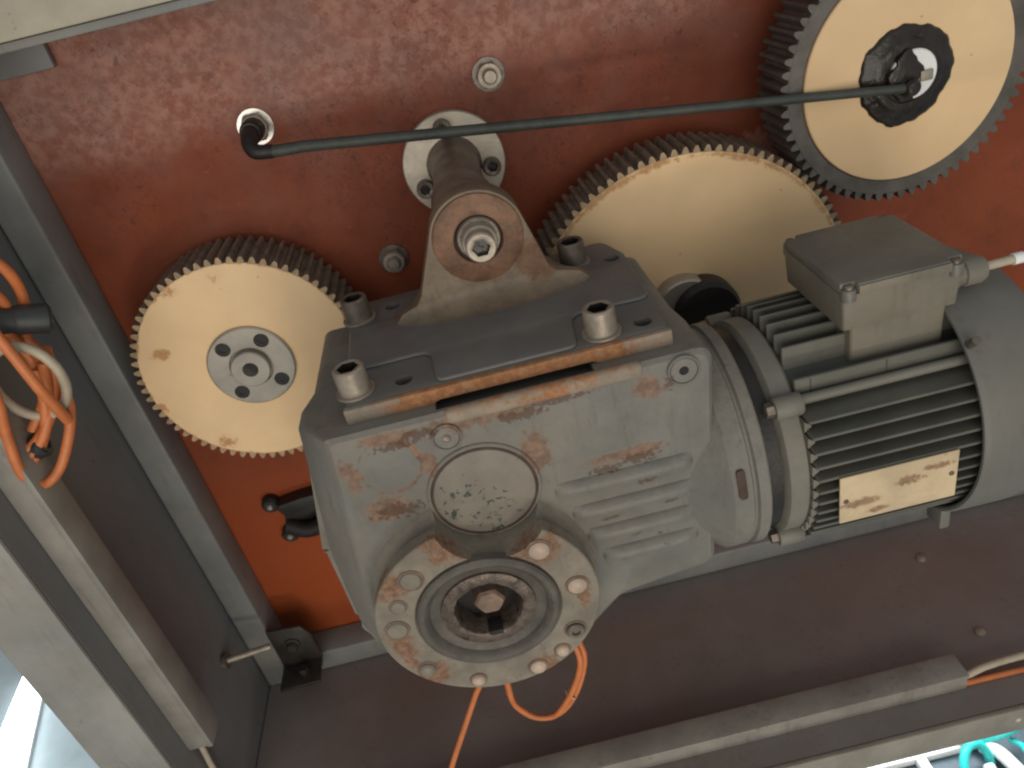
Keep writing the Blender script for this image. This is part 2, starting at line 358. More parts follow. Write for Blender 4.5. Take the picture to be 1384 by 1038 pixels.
def loft(bm, secs, cap=True):
    """secs: list of (Y, polygon in XZ)"""
    rings = [[bm.verts.new((x, y, z)) for x, z in poly] for y, poly in secs]
    n = len(rings[0])
    for a, b in zip(rings, rings[1:]):
        for i in range(n): bm.faces.new((a[i], a[(i+1) % n], b[(i+1) % n], b[i]))
    if cap: bm.faces.new(rings[0]); bm.faces.new(rings[-1][::-1])
def spline(pts, per=10):
    P = [Vector(p) for p in pts]; P = [2*P[0]-P[1]]+P+[2*P[-1]-P[-2]]; out = []
    for i in range(1, len(P)-2):
        for k in range(per):
            t = k/per; a, b, c, d = P[i-1:i+3]
            out.append(.5*((2*b)+(c-a)*t+(2*a-5*b+4*c-d)*t*t+(-a+3*b-3*c+d)*t**3))
    out.append(P[-2]); return out
def tube(bm, pts, r, n=10, closed=False):
    m = len(pts); prev = None; rings = []
    for i, p in enumerate(pts):
        q = (pts[(i+1) % m]-pts[i-1]) if closed else (pts[min(i+1, m-1)]-pts[max(i-1, 0)])
        q.normalize()
        if prev is None: prev = q.orthogonal().normalized()
        prev = (prev - q*prev.dot(q)).normalized(); s = q.cross(prev)
        rad = r(i/(m-1)) if callable(r) else r
        rings.append([bm.verts.new(p+rad*(prev*math.cos(2*PI*k/n)+s*math.sin(2*PI*k/n))) for k in range(n)])
    for a, b in zip(rings, rings[1:]+(rings[:1] if closed else [])):
        for k in range(n): bm.faces.new((a[k], a[(k+1) % n], b[(k+1) % n], b[k]))
    if not closed: bm.faces.new(rings[0][::-1]); bm.faces.new(rings[-1])
def tobj(name, pts, r, mat, parent=None, n=10, per=10, closed=False):
    bm = bmesh.new(); tube(bm, spline(pts, per) if per else [Vector(p) for p in pts], r, n, closed); return finish(bm, name, mat, parent, 60)
def cut(o, cutters):
    """subtract the cutter objects from o for good"""
    for c in cutters:
        md = o.modifiers.new('cut', 'BOOLEAN'); md.object = c; md.operation = 'DIFFERENCE'; md.solver = 'EXACT'
    bpy.context.view_layer.update(); dg = bpy.context.evaluated_depsgraph_get()
    me = bpy.data.meshes.new_from_object(o.evaluated_get(dg)); o.modifiers.clear(); o.data = me
    bm = bmesh.new(); bm.from_mesh(me)
    for f in bm.faces: f.smooth = True
    for e in bm.edges: e.smooth = not (len(e.link_faces) != 2 or e.calc_face_angle(0) > math.radians(32))
    bm.to_mesh(me); bm.free()
    for c in cutters: bpy.data.objects.remove(c)
def again(o, c, parent=None, rot=None):
    d = o.copy(); return place(d, c, parent, rot)
def circle(cx, cy, r, n=48): return [(cx+r*math.cos(2*PI*i/n), cy+r*math.sin(2*PI*i/n)) for i in range(n)]

# ------------------------------------------------------------------ setting: plate, panels, frame
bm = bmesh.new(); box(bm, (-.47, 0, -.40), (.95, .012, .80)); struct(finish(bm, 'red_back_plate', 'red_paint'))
bm = bmesh.new(); box(bm, (-.472, -.293, -.398), (-.458, -.0, .80)); struct(finish(bm, 'side_panel', 'panel_paint'))
bm = bmesh.new(); box(bm, (-.456, -.346, -.392), (.95, -.002, -.376)); struct(finish(bm, 'floor_panel', 'floor_panel_paint'))
# frame members round the plate
t_ = root('frame_post', (-.44, -.025, -.37), 'grey steel frame post standing along the left edge of the red plate', 'frame post')
bobj('tube', (-.4565, -.052, -.3755), (-.42, -.001, .80), 'frame_paint', t_, .003, 3)
t_ = root('frame_rail', (.25, -.025, -.374), 'grey steel rail lying on the floor along the bottom edge of the red plate', 'frame rail')
bobj('tube', (-.4195, -.046, -.3745), (.95, -.001, -.34), 'frame_paint', t_, .003, 3)
t_ = root('corner_column', (-.5, -.30, -.42), 'pale grey frame column at the lower left front edge of the side panel', 'frame column')
bobj('face', (-.524, -.299, -.60), (-.4582, -.2935, .80), 'lit_column_paint', t_, .0015)
bobj('return_lip', (-.524, -.2932, -.60), (-.519, -.25, .80), 'frame_paint', t_, .001)
t_ = root('front_sill', (.25, -.35, -.42), 'scuffed pale grey front sill below the floor panel at lower right', 'frame sill')
bobj('face', (-.456, -.353, -.417), (.95, -.3465, -.3755), 'sill_paint', t_, .0015)
bobj('return_lip', (-.456, -.346, -.417), (.95, -.31, -.413), 'frame_paint', t_, .001)
# upper beam
t_ = root('top_beam', (-.1, -.13, .5), 'speckled pale beam crossing the upper left corner in front of the red plate', 'beam')
bobj('web', (-.52, -.13, .505), (.95, -.10, .70), 'beam_paint', t_, .002)
bobj('lower_lip', (-.52, -.122, .4975), (.95, -.06, .5045), 'frame_paint', t_, .001)
tag(bobj('gusset_plate', (-.4195, -.012, .474), (-.352, -.004, .53), 'panel_paint', None, .001), 'dark grey gusset plate in the upper left corner of the red plate', 'gusset plate')

# cable trunking
def trunk_profile(w, d, t=.0022):
    return [(0, 0), (w, 0), (w, d), (0, d)]
o = root('cable_trunking', (-.45, -.25, -.21), 'cream plastic cable trunking running up the dark left side panel', 'cable trunking')
bobj('duct', (-.4578, -.262, -.212), (-.436, -.228, .80), 'trunking_plastic', o, .0015)
bobj('lid', (-.4358, -.2635, -.2125), (-.429, -.2265, .80), 'trunking_plastic', o, .0015)
o = root('cable_trunking', (.1, -.297, -.37), 'cream plastic cable trunking lying along the floor panel at bottom right', 'cable trunking')
bobj('duct', (-.30, -.313, -.3758), (.438, -.283, -.356), 'trunking_plastic', o, .0015)
bobj('lid', (-.301, -.3145, -.3555), (.439, -.2815, -.350), 'trunking_plastic', o, .0015)
tag(tobj('cream_cable', [(.40, -.303, -.366), (.44, -.303, -.366), (.47, -.300, -.362), (.53, -.297, -.364), (.70, -.30, -.368)], .0045, 'cream_cable'),
    'cream cable leaving the open end of the floor trunking', 'cable')
tag(tobj('orange_cable', [(.40, -.3085, -.372), (.44, -.3085, -.372), (.50, -.309, -.372), (.56, -.311, -.372), (.70, -.315, -.372)], .0034, 'orange_cable'),
    'orange cable leaving the end of the floor trunking below the cream one', 'cable')
tag(tobj('cream_cable', [(-.447, -.2535, -.19), (-.448, -.2535, -.215), (-.452, -.254, -.26), (-.453, -.254, -.30), (-.449, -.25, -.37)], .0035, 'cream_cable'),
    'thin cream cable hanging from the lower end of the side trunking', 'cable')

# corner bracket at the lower left of the plate
o = root('corner_bracket', (-.39, -.06, -.34), 'dark angle bracket bolted in the lower left corner of the frame', 'bracket')
pobj('plate', [(-.4195, -.338), (-.4195, -.262), (-.372, -.266), (-.362, -.285), (-.362, -.338)], -.0585, -.0530, 'greasy_steel', o, 'Y', .001)
bobj('foot', (-.4195, -.10, -.3395), (-.362, -.0583, -.334), 'greasy_steel', o, .001)
lobj('bolt', [(.011, 0), (.011, .003), (.008, .0035), (.008, .009), (.0065, .0105), (0, .0105)], 'greasy_steel', o, 18, 'Y', (-.392, -.0583, -.295), hexr=(3, 4))
lobj('bolt', [(.010, 0), (.010, .002), (.007, .0025), (.007, .009), (.006, .010), (0, .010)], 'greasy_steel', o, 18, 'Z', (-.385, -.08, -.3338), hexr=(3, 4))
o = root('clamp_lever', (-.44, -.11, -.25), 'small steel pin sticking out of the side panel near the lower left corner', 'pin')
tobj('pin', [(-.4578, -.115, -.238), (-.40, -.10, -.247)], .0045, 'bolt_steel', o, 10, 0)
lobj('collar', [(0, 0), (.011, 0), (.011, .006), (0, .006)], 'dark_bolt_steel', o, 20, 'X', (-.4578, -.115, -.238))

# ------------------------------------------------------------------ fixings on the red plate
def plate_bolt(x, z, label, r=.017, stud=True):
    o = root('plate_bolt', (x, 0, z), label, 'bolt', 'bolts through the red plate')
    lobj('washer', [(0, .0), (r, .0), (r, .0025), (r*.5, .003), (0, .003)], 'dark_bolt_steel', o, 28, 'Y', (x, -.0005, z))
    lobj('nut', [(0, .003), (r*.80, .003), (r*.80, .012), (r*.70, .0145), (r*.45, .0145), (r*.45, .009), (0, .009)], 'bolt_steel', o, 24, 'Y', (x, -.0005, z), hexr=(1, 2))
    if stud: lobj('stud_end', [(r*.44, .008), (r*.44, .020), (r*.36, .0225), (0, .0225)], 'bolt_steel', o, 18, 'Y', (x, -.0005, z))
    return o
plate_bolt(.054, .372, 'steel nut on the red plate above the hose, below the top edge')
plate_bolt(-.097, .203, 'dark shaded steel nut on the red plate left of the triangular bracket')

# hose with its fittings
o = root('grease_hose', (-.191, -.01, .377), 'thin dark green grease hose running from a plate fitting to the upper right gear hub', 'hose')
lobj('washer', [(0, 0), (.0185, 0), (.0185, .002), (.0, .002)], 'small_metal', o, 32, 'Y', (-.193, -.0005, .377))
lobj('fitting_nut', [(0, .002), (.0155, .002), (.0155, .009), (.013, .011), (0, .011)], 'bolt_steel', o, 24, 'Y', (-.193, -.0005, .377), hexr=(1, 2))
lobj('socket', [(.0115, .010), (.0115, .030), (.0100, .033), (0, .033)], 'black_rubber', o, 24, 'Y', (-.193, -.0005, .377))
HP = [(-.193, -.030, .377), (-.193, -.050, .373), (-.189, -.060, .3645), (-.172, -.062, .3610), (-.150, -.0632, .3592)]
HP += [tuple(Vector((-.135, -.064, .358)).lerp(Vector((.4386, -.124, .2880)), k/6)) for k in range(7)]
tobj('elbow_sleeve', HP[:4], lambda u: .0088-.002*u, 'black_rubber', o, 14)
tobj('hose', HP[2:], lambda u: .0062-.0018*u, 'hose_rubber', o, 12)

# black sensor clamp on the lower left of the plate
o = root('cable_clamp', (-.32, 0, -.12), 'black cable clamp with two shiny screws low on the red plate beside the gearbox', 'clamp')
bm = bmesh.new(); prism(bm, rounded([(-.345, -.082, .01), (-.335, -.10, .01), (-.342, -.118, .01), (-.325, -.13, .008), (-.31, -.145, .01), (-.25, -.14, .01), (-.25, -.075, .01), (-.31, -.078, .01)], 4), -.024, -.0005); bmesh.ops.recalc_face_normals(bm, faces=bm.faces); bevel_all(bm, .004, 2)
finish(bm, 'clamp_body', 'black_rubber', o)
tobj('clamp_arm', [(-.335, -.026, -.115), (-.31, -.034, -.122), (-.28, -.036, -.115), (-.25, -.03, -.10)], .011, 'black_rubber', o, 12)
for (x, z) in ((-.352, -.086), (-.345, -.142)):
    lobj('lug', [(0, 0), (.012, 0), (.012, .010), (.009, .014), (0, .014)], 'black_rubber', o, 20, 'Y', (x, -.0005, z))
    lobj('screw', [(.0045, .013), (.0045, .0155), (.003, .0175), (0, .0178)], 'small_metal', o, 14, 'Y', (x, -.0005, z))

# ------------------------------------------------------------------ gears
def gear(x, z, yf, yb, R, N, label, face, flank, hub_r, group='gears on the red plate', recess=None):
    mod = 2*R/(N+2); rr = R-1.9*mod
    o = root('spur_gear', (x, 0, z), label, 'gear', group)
    bm = bmesh.new()
    lathe(bm, [(0, -yb), (rr, -yb)], 96, 'Y', (x, 0, z), mat=0)
    lathe(bm, [(rr, -yb), (rr, -yf-.0008)], 96, 'Y', (x, 0, z), mat=1)
    lathe(bm, [(rr, -yf-.0008), (rr-.0008, -yf)] + ([(0, -yf)] if not recess else [(recess[0]+.001, -yf), (recess[0], -yf-.001), (recess[0], recess[1]), (0, recess[1])]), 96, 'Y', (x, 0, z), mat=0)
    bmesh.ops.remove_doubles(bm, verts=bm.verts, dist=1e-6)
    finish(bm, 'disc', [face, flank], o)
    # one tooth: involute-like trapezoid, local Y = radial out at rotation 0 -> placed by rotation about world Y
    p = PI*mod; prof = [(-.34*p, rr-.0005), (-.26*p, rr+.9*mod), (-.12*p, R-.0003), (.12*p, R-.0003), (.26*p, rr+.9*mod), (.34*p, rr-.0005)]
    bm = bmesh.new(); L = (yb-yf)/2
    A = [bm.verts.new((a, -L+.0002, b)) for a, b in prof]; B = [bm.verts.new((a, L-.0002, b)) for a, b in prof]
    bm.faces.new(A); bm.faces.new(B[::-1])
    for i in range(5):
        f = bm.faces.new((A[i], B[i], B[i+1], A[i+1])); f.material_index = 1
    f = bm.faces.new((A[5], B[5], B[0], A[0])); f.material_index = 1
    first = finish(bm, 'tooth', ['stained_tooth' if face == 'cream_plastic' else face, flank], o, 20, keep_origin=(0, 0, 0))
    c = Vector((x, (yf+yb)/2, z))
    first.location = c-WL[o.name]; WL[first.name] = c
    for k in range(1, N): again(first, c, o, (0, 2*PI*k/N, 0))
    lobj('hub_spacer', [(0, 0), (hub_r, 0), (hub_r, -yb+.001), (0, -yb+.001)], 'post_steel', o, 32, 'Y', (x, -.0005, z))
    return o

g1 = gear(-.2715, .1525, -.08, -.014, .1255, 68, 'cream plastic gear with a round steel hub beside the left frame post', 'cream_plastic', 'tooth_grease', .04)
hb = lobj('hub', [(0, .0805), (.047, .0805), (.047, .0835), (.0455, .0845), (.0235, .0845), (.0235, .0835), (.0225, .0815), (0, .0815)], 'turned_steel', g1, 64, 'Y', (-.2715, 0, .1525))
cuts = []
for a in (52, 128, 232, 318):
    r_ = .0345; cx_, cz_ = -.2715+r_*math.cos(math.radians(a)), .1525+r_*math.sin(math.radians(a))
    cuts.append(lobj('cutter', [(0, .0822), (.0082, .0822), (.0082, .10), (0, .10)], 'dark_recess', None, 24, 'Y', (cx_, 0, cz_)))
    lobj('screw', [(0, .0826), (.0078, .0826), (.0078, .0836), (.0070, .0841), (.0042, .0841), (.0042, .0831), (0, .0831)], 'black_rubber', g1, 24, 'Y', (cx_, 0, cz_), hexr=(4, 5))
cut(hb, cuts)
hb2 = lobj('shaft_end', [(0, .0817), (.0212, .0817), (.0212, .0905), (.0200, .0918), (.0085, .0918), (.0080, .0890), (0, .0890)], 'turned_steel', g1, 40, 'Y', (-.2715, 0, .1525))
lobj('centre_hole', [(0, .0892), (.0076, .0892), (.0076, .0912), (.006, .0909), (0, .0907)], 'black_rubber', g1, 20, 'Y', (-.2715, 0, .1525))

g2 = gear(.212, .094, -.10, -.040, .184, 98, 'large cream plastic gear half hidden behind the gearbox', 'cream_plastic', 'tooth_grease', .05)
lobj('hub', [(0, .1005), (.036, .1005), (.036, .118), (.034, .12), (0, .12)], 'turned_steel', g2, 40, 'Y', (.204, 0, .108))
lobj('hub_cap', [(0, .1008), (.036, .1008), (.037, .104), (.037, .125), (.033, .131), (.02, .133), (0, .133)], 'black_rubber', g2, 40, 'Y', (.224, 0, .102))

g3 = gear(.447, .298, -.105, -.045, .1280, 64, 'dark steel gear with a cream inner disc and greasy hub in the upper right corner', 'gear_steel', 'gear_steel', .05, recess=(.1055, .100))
lobj('face_disc', [(0, .1003), (.1050, .1003), (.1050, .1065), (.1040, .1075), (0, .1075)], 'cream_plastic', g3, 96, 'Y', (.447, 0, .298))
HX, HZ = .4425, .2965
bm = bmesh.new()
n = 72; A = AX['Y']; rings = []
for k, (r, h) in enumerate([(.047, .1065), (.0468, .1090), (.044, .1110), (.036, .1115), (.034, .1137), (.029, .1147), (.0250, .1147), (.0240, .1125), (.0, .1125)]):
    rg_ = []
    for i in range(n):
        a = 2*PI*i/n; w = 1+(.022*math.sin(3*a+.6)+.015*math.sin(7*a+2)+.014*math.sin(13*a)+.012*math.sin(23*a+1))*(1 if k < 4 else .3)
        rg_.append(bm.verts.new(A @ Vector((r*w*math.cos(a), r*w*math.sin(a), h)) + Vector((HX, 0, HZ))))
    rings.append(rg_)
for a, b in zip(rings, rings[1:]):
    for i in range(n): bm.faces.new((a[i], a[(i+1) % n], b[(i+1) % n], b[i]))
bmesh.ops.remove_doubles(bm, verts=bm.verts, dist=1e-5)
finish(bm, 'greasy_hub', 'grease', g3, 50)
lobj('shaft_end', [(0, .1127), (.0232, .1127), (.0232, .1155), (.022, .1167), (0, .1171)], 'white_plastic', g3, 36, 'Y', (HX+.004, 0, HZ+.001))  # white colour paints the highlight on the metal shaft end
bm = bmesh.new()
pts = []
for i in range(48):
    a = 2*PI*i/48; rx = .017 if math.cos(a) < 0 else .012
    pts.append((HX-.003+(rx+.0025*math.sin(4*a+1)+.0016*math.sin(9*a))*math.cos(a), HZ+.001+(.0235+.0015*math.sin(5*a))*math.sin(a)))
prism(bm, pts, -.1190, -.1135); bmesh.ops.recalc_face_normals(bm, faces=bm.faces); bevel_all(bm, .0012, 2)
finish(bm, 'grease_lump', 'grease', g3, 50)
lobj('hose_nipple', [(0, .1130), (.0110, .1130), (.0095, .119), (.0080, .121), (.0080, .127), (.0060, .130), (0, .131)], 'grease', g3, 20, 'Y', (.4400, 0, .2880))
bobj('key', (HX+.009, -.1200, HZ-.007), (HX+.0215, -.1165, HZ+.003), 'bolt_steel', g3, .001)

# ------------------------------------------------------------------ support post on the plate
o = root('support_post', (0, 0, .295), 'steel post with a pale round screw flange holding the triangular bracket off the red plate', 'support post')
FX, FZ = -.003, .293
lobj('flange', [(0, 0), (.0545, 0), (.0555, .001), (.0555, .011), (.0545, .012), (0, .012)], 'flange_steel', o, 64, 'Y', (FX, -.0005, FZ))
lobj('post', [(.0300, .0125), (.0270, .020), (.0255, .05), (.0255, .10), (.0270, .135), (.0300, .15), (.0300, .195), (0, .195)], 'post_steel', o, 40, 'Y', (FX, -.0005, FZ))
def cap_screw(name, at, axis, r, h, mat, parent, washer=True, sock=None, n=36):
    sock = sock or r*.55; p = []
    bm = bmesh.new()
    prof = [(0, .0), (r, .0), (r, h-r*.12), (r*.90, h), (sock*1.12, h), (sock, h-.0006), (sock, h-h*.45), (0, h-h*.45)]
    lathe(bm, prof[:6], n, axis, at, hexr=(5,)); lathe(bm, prof[5:], n, axis, at, hexr=(0, 1), mat=1)
    bmesh.ops.remove_doubles(bm, verts=bm.verts, dist=1e-6)
    o_ = finish(bm, name, [mat, 'grease'], parent)  # near-black inside paints the shade in the socket
    return o_
for a in (205, 95, -15, 300):
    cap_screw('screw', (FX+.0405*math.cos(math.radians(a)), -.0125, FZ+.0405*math.sin(math.radians(a))), 'Y', .0098, .009, 'dark_bolt_steel', o, n=24)

# ------------------------------------------------------------------ the gearmotor
GM = root('gearmotor', (0, -.28, -.08), 'grey painted gearmotor with a round flanged hollow shaft, finned motor and rusty mounting plate', 'gearmotor')
MY, MZ = -.293, .073      # motor axis

# housing: lofted casting
fr = [(-.146, .2120, .005), (-.163, .07, .05), (-.166, -.03, .06), (-.10, -.075, .06), (.0, -.066, .05), (.05, -.018, .03), (.136, -.006, .015), (.150, .2120, .012)]
f0 = [(-.1415, .2090, .005), (-.157, .07, .05), (-.160, -.03, .06), (-.10, -.070, .06), (.0, -.060, .05), (.05, -.012, .03), (.132, -.001, .015), (.1465, .2090, .012)]
md_ = [(-.172, .2075, .008), (-.190, .07, .05), (-.192, -.045, .06), (-.11, -.092, .06), (.0, -.078, .05), (.05, -.030, .03), (.138, -.022, .02), (.152, .2075, .014)]
bk = [(-.165, .2070, .012), (-.185, .07, .05), (-.186, -.04, .06), (-.11, -.085, .06), (.0, -.072, .05), (.05, -.025, .03), (.136, -.02, .02), (.148, .2070, .014)]
bm = bmesh.new()
loft(bm, [(-.370, rounded(f0)), (-.3665, rounded(fr)), (-.325, rounded(md_)), (-.305, rounded(md_)), (-.275, rounded(bk)), (-.165, rounded(bk))])
HS = finish(bm, 'gear_housing', 'housing_paint', GM, 24)
cut(HS, [bobj('cutter', (-.060, -.362, .2020), (.062, -.30, .23), 'housing_paint', None, 0)])
# uneven cast rim behind the left edge
bm = bmesh.new(); base_ = rounded(md_, 14); pts = []
for i, (x, z) in enumerate(base_):
    d = Vector((x+.02, z-.06)); d.normalize(); lft = max(0, min(1, (-x-.05)/.06)) if z < .17 else 0
    w_ = lft*(.0050+.0022*math.sin(i*.55)+.0014*math.sin(i*1.31+1)) - .002*(1-lft)
    pts.append((x+d.x*w_, z+d.y*w_))
prism(bm, pts, -.319, -.300); bmesh.ops.recalc_face_normals(bm, faces=bm.faces); bevel_all(bm, .002, 2, 50)
finish(bm, 'casting_rim', 'housing_paint', HS, 50)
# rusty lip below the mounting plate (front top edge of the casting)
bobj('casting_lip', (-.054, -.3722, .2010), (.097, -.3622, .2132), 'plate_edge_rust', HS, .0045, 4)
# plugs
def plug(x, z, r, mat_in):
    p = lobj('plug', [(0, 0), (r, 0), (r, .002), (r*.93, .0028), (r*.88, .0028), (r*.84, .0014), (r*.80, .0024), (r*.30, .0024), (r*.28, -.002), (0, -.002)], 'housing_paint', HS, 36, 'Y', (x, -.3702, z))
    lobj('socket_hole', [(0, -.0005), (r*.30, -.0005), (r*.30, .0018), (r*.2, .0014), (0, .0012)], mat_in, HS, 18, 'Y', (x, -.3702, z))
plug(-.057, .192, .0115, 'dark_bolt_steel'); plug(.126, .199, .0125, 'dark_recess')
# round cover
CX, CZ = -.041, .134
lobj('cover_seat', [(0, 0), (.0455, 0), (.0452, .0015), (.0440, .0024), (.0420, .0024), (.0415, .0010), (0, .0010)], 'housing_paint', HS, 64, 'Y', (CX, -.3698, CZ))
lobj('cover_groove', [(.0402, .0013), (.0402, .0026), (.0426, .0027), (.0430, .0020)], 'brown_recess', HS, 64, 'Y', (CX, -.3698, CZ))
lobj('cover_cap', [(0, .0011), (.0405, .0011), (.0405, .0022), (.0398, .0030), (.0385, .0032), (0, .0036)], 'flaked_cover_paint', HS, 64, 'Y', (CX, -.3698, CZ))
# horizontal ribs on the lower right of the casting
for k, z in enumerate((.109, .082, .055, .029)):
    x0 = (.016, .026, .034, .044)[k]; x1 = (.122, .122, .121, .120)[k]
    pr_ = [(-.366, z-.0134), (-.3700, z-.0132), (-.3716, z-.0085), (-.3740, z-.0040), (-.3775, z+.0005), (-.3805, z+.0035), (-.3812, z+.0062), (-.3795, z+.0088), (-.3745, z+.0112), (-.3705, z+.0130), (-.366, z+.0134)]
    bm = bmesh.new(); n_ = 9; rings = []
    for q in range(n_):
        e = (0, .004, .010, .02)[min(q, n_-1-q)] if min(q, n_-1-q) < 4 else None
        u = q/(n_-1); x = x0+(x1-x0)*u if e is None else (x0-.004+e if q < n_/2 else x1+.004-e); w = 1 if e is None else (.05, .45, .85, 1)[min(q, n_-1-q)]
        rings.append([bm.verts.new((x, (-.3695+(y+.3695)*.62*w) if y < -.3695 else y, zz)) for y, zz in pr_])
    for a, b in zip(rings, rings[1:]):
        for q in range(len(pr_)): bm.faces.new((a[q], a[(q+1) % len(pr_)], b[(q+1) % len(pr_)], b[q]))
    bm.faces.new(rings[0]); bm.faces.new(rings[-1][::-1])
    finish(bm, 'rib', 'housing_paint', HS, 55)
# output side
OX, OZ = -.063, .036
FL = lobj('output_flange', [(.0, .368), (.098, .368), (.0935, .374), (.0885, .382), (.0885, .388), (.0915, .3885), (.0925, .3895), (.0925, .4010), (.0915, .4020), (.061, .4020), (.060, .4012), (.057, .396), (.0, .396)], ['flange_paint'], GM, 96, 'Y', (OX, 0, OZ))
cut(FL, [lobj('cutter', [(0, .36), (.0448, .36), (.0448, .5), (0, .5)], 'flange_paint', None, 64, 'Y', (CX, 0, CZ)),
         lobj('cutter', [(0, .372), (.0345, .372), (.0345, .5), (0, .5)], 'flange_paint', None, 64, 'Y', (OX, 0, OZ))])
lobj('seal_ring', [(.0355, .3935), (.0365, .3965), (.0450, .3975), (.0480, .3990), (.0500, .4030), (.0530, .4052), (.0570, .4052), (.0590, .4036), (.0595, .4005), (.0595, .3965)], 'flange_ring', FL, 80, 'Y', (OX, 0, OZ))
bm = bmesh.new(); lathe(bm, [(.0275, .3750), (.0275, .3980), (.0285, .3995), (.0320, .4002), (.0360, .3997), (.0390, .3990), (.0395, .3970), (.0395, .3940)], 96, 'Y', (OX, 0, OZ))
for v in bm.verts:
    dx, dz = v.co.x-OX, v.co.z-OZ; r_ = math.hypot(dx, dz)
    if r_ < .033:
        a = math.atan2(dz, dx); k_ = 1+.016*math.sin(5*a+1)+.010*math.sin(11*a)+.008*math.sin(23*a+2); v.co.x = OX+dx*k_; v.co.z = OZ+dz*k_
finish(bm, 'hollow_shaft', 'worn_shaft', FL, 40)
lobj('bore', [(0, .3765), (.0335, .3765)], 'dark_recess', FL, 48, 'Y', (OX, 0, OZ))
bobj('keyway', (OX-.0060, -.39985, OZ-.0335), (OX+.0060, -.385, OZ-.0255), 'dark_recess', FL, .0004)
lobj('shaft_bolt', [(0, .372), (.0135, .372), (.0135, .3935), (.0115, .396), (0, .3965)], 'rusty_steel', FL, 24, 'Y', (OX+.002, 0, OZ+.003), hexr=(1, 2, 3), phase=.2)
spots = [(-.011, .089, .0085, 'white_screw_paint', 1), (.012, .042, .0080, 'white_screw_paint', 1), (.002, -.008, .0078, 'dark_bolt_steel', 2), (-.013, -.029, .0060, 'white_screw_paint', 1),
         (-.037, -.042, .0072, 'white_screw_paint', 1), (-.090, -.040, .0062, 'white_screw_paint', 1), (-.128, -.012, .0072, 'grey_screw_paint', 1), (-.139, .041, .0085, 'grey_screw_paint', 0),
         (-.131, .066, .0060, 'grey_screw_paint', 0), (-.114, .090, .0085, 'grey_screw_paint', 0)]
for (x, z, r, mt, kind) in spots:
    lobj('screw_seat', [(r*1.28, .0), (r*1.25, .0008), (r*1.05, .0008), (r*1.0, .0)], 'rusty_steel', FL, 24, 'Y', (x, -.4021, z))
    if kind == 1: pf = [(0, .0), (r, .0), (r, .0016), (r*.80, .0036), (r*.45, .0047), (0, .0051)]
    elif kind == 0: pf = [(0, .0), (r, .0), (r, .0010), (r*.9, .0018), (0, .0020)]
    else: pf = [(0, 0), (r, 0), (r, .0030), (r*.85, .0042), (r*.5, .0042), (r*.5, .002), (0, .002)]
    lobj('screw', pf, mt, FL, 22, 'Y', (x, -.4021, z))

# mounting plate with the triangular bracket
bm = bmesh.new(); prism(bm, rounded([(-.127, -.3435, .004), (-.132, -.20, .012), (-.12, -.155, .012), (.118, -.150, .012), (.130, -.19, .012), (.125, -.3435, .004)], 4), .2080, .2225, 'Z')
bmesh.ops.recalc_face_normals(bm, faces=bm.faces); bevel_all(bm, .0012, 2)
PLT = finish(bm, 'mounting_plate', 'plate_paint', GM)
ct = []
for (x, y) in ((-.081, -.325), (.110, -.327), (.117, -.195), (-.091, -.180)):
    ct.append(lobj('cutter', [(0, .19), (.0072, .19), (.0072, .25), (0, .25)], 'dark_recess', None, 28, 'Z', (x, y, 0)))
cut(PLT, ct)
bm = bmesh.new()
prism(bm, rounded([(-.055, -.3430, .008), (-.058, -.292, .014), (-.127, -.294, .01), (-.130, -.215, .01), (-.058, -.212, .012), (-.055, -.158, .01), (.055, -.156, .01), (.066, -.212, .012), (.128, -.215, .01), (.126, -.292, .01), (.060, -.290, .014), (.055, -.3430, .008)], 5), .2223, .2256, 'Z')
bmesh.ops.recalc_face_normals(bm, faces=bm.faces); bevel_all(bm, .0024, 3)
finish(bm, 'raised_web', 'plate_paint', PLT)
# rusty cut front edge: thick pads at both ends, thin over the gap
bm = bmesh.new(); prism(bm, [(-.1285, .2222), (.1265, .2222), (.1265, .2088), (.070, .2088), (.063, .2118), (-.056, .2118), (-.063, .2088), (-.1285, .2088)], -.3500, -.3437)
bmesh.ops.recalc_face_normals(bm, faces=bm.faces); bevel_all(bm, .0012, 2); finish(bm, 'cut_edge', 'plate_edge_rust', PLT)
# screws of the plate
for (x, y, mt) in ((-.119, -.325, 'bolt_steel'), (.077, -.329, 'bolt_steel'), (-.122, -.192, 'dark_bolt_steel'), (.083, -.186, 'dark_bolt_steel')):
    lobj('washer', [(.006, 0), (.0155, 0), (.0155, .0018), (.006, .0022)], 'bolt_steel', PLT, 36, 'Z', (x, y, .2228))
    cap_screw('cap_screw', (x, y, .2246), 'Z', .0125, .021, mt, PLT, sock=.0088)
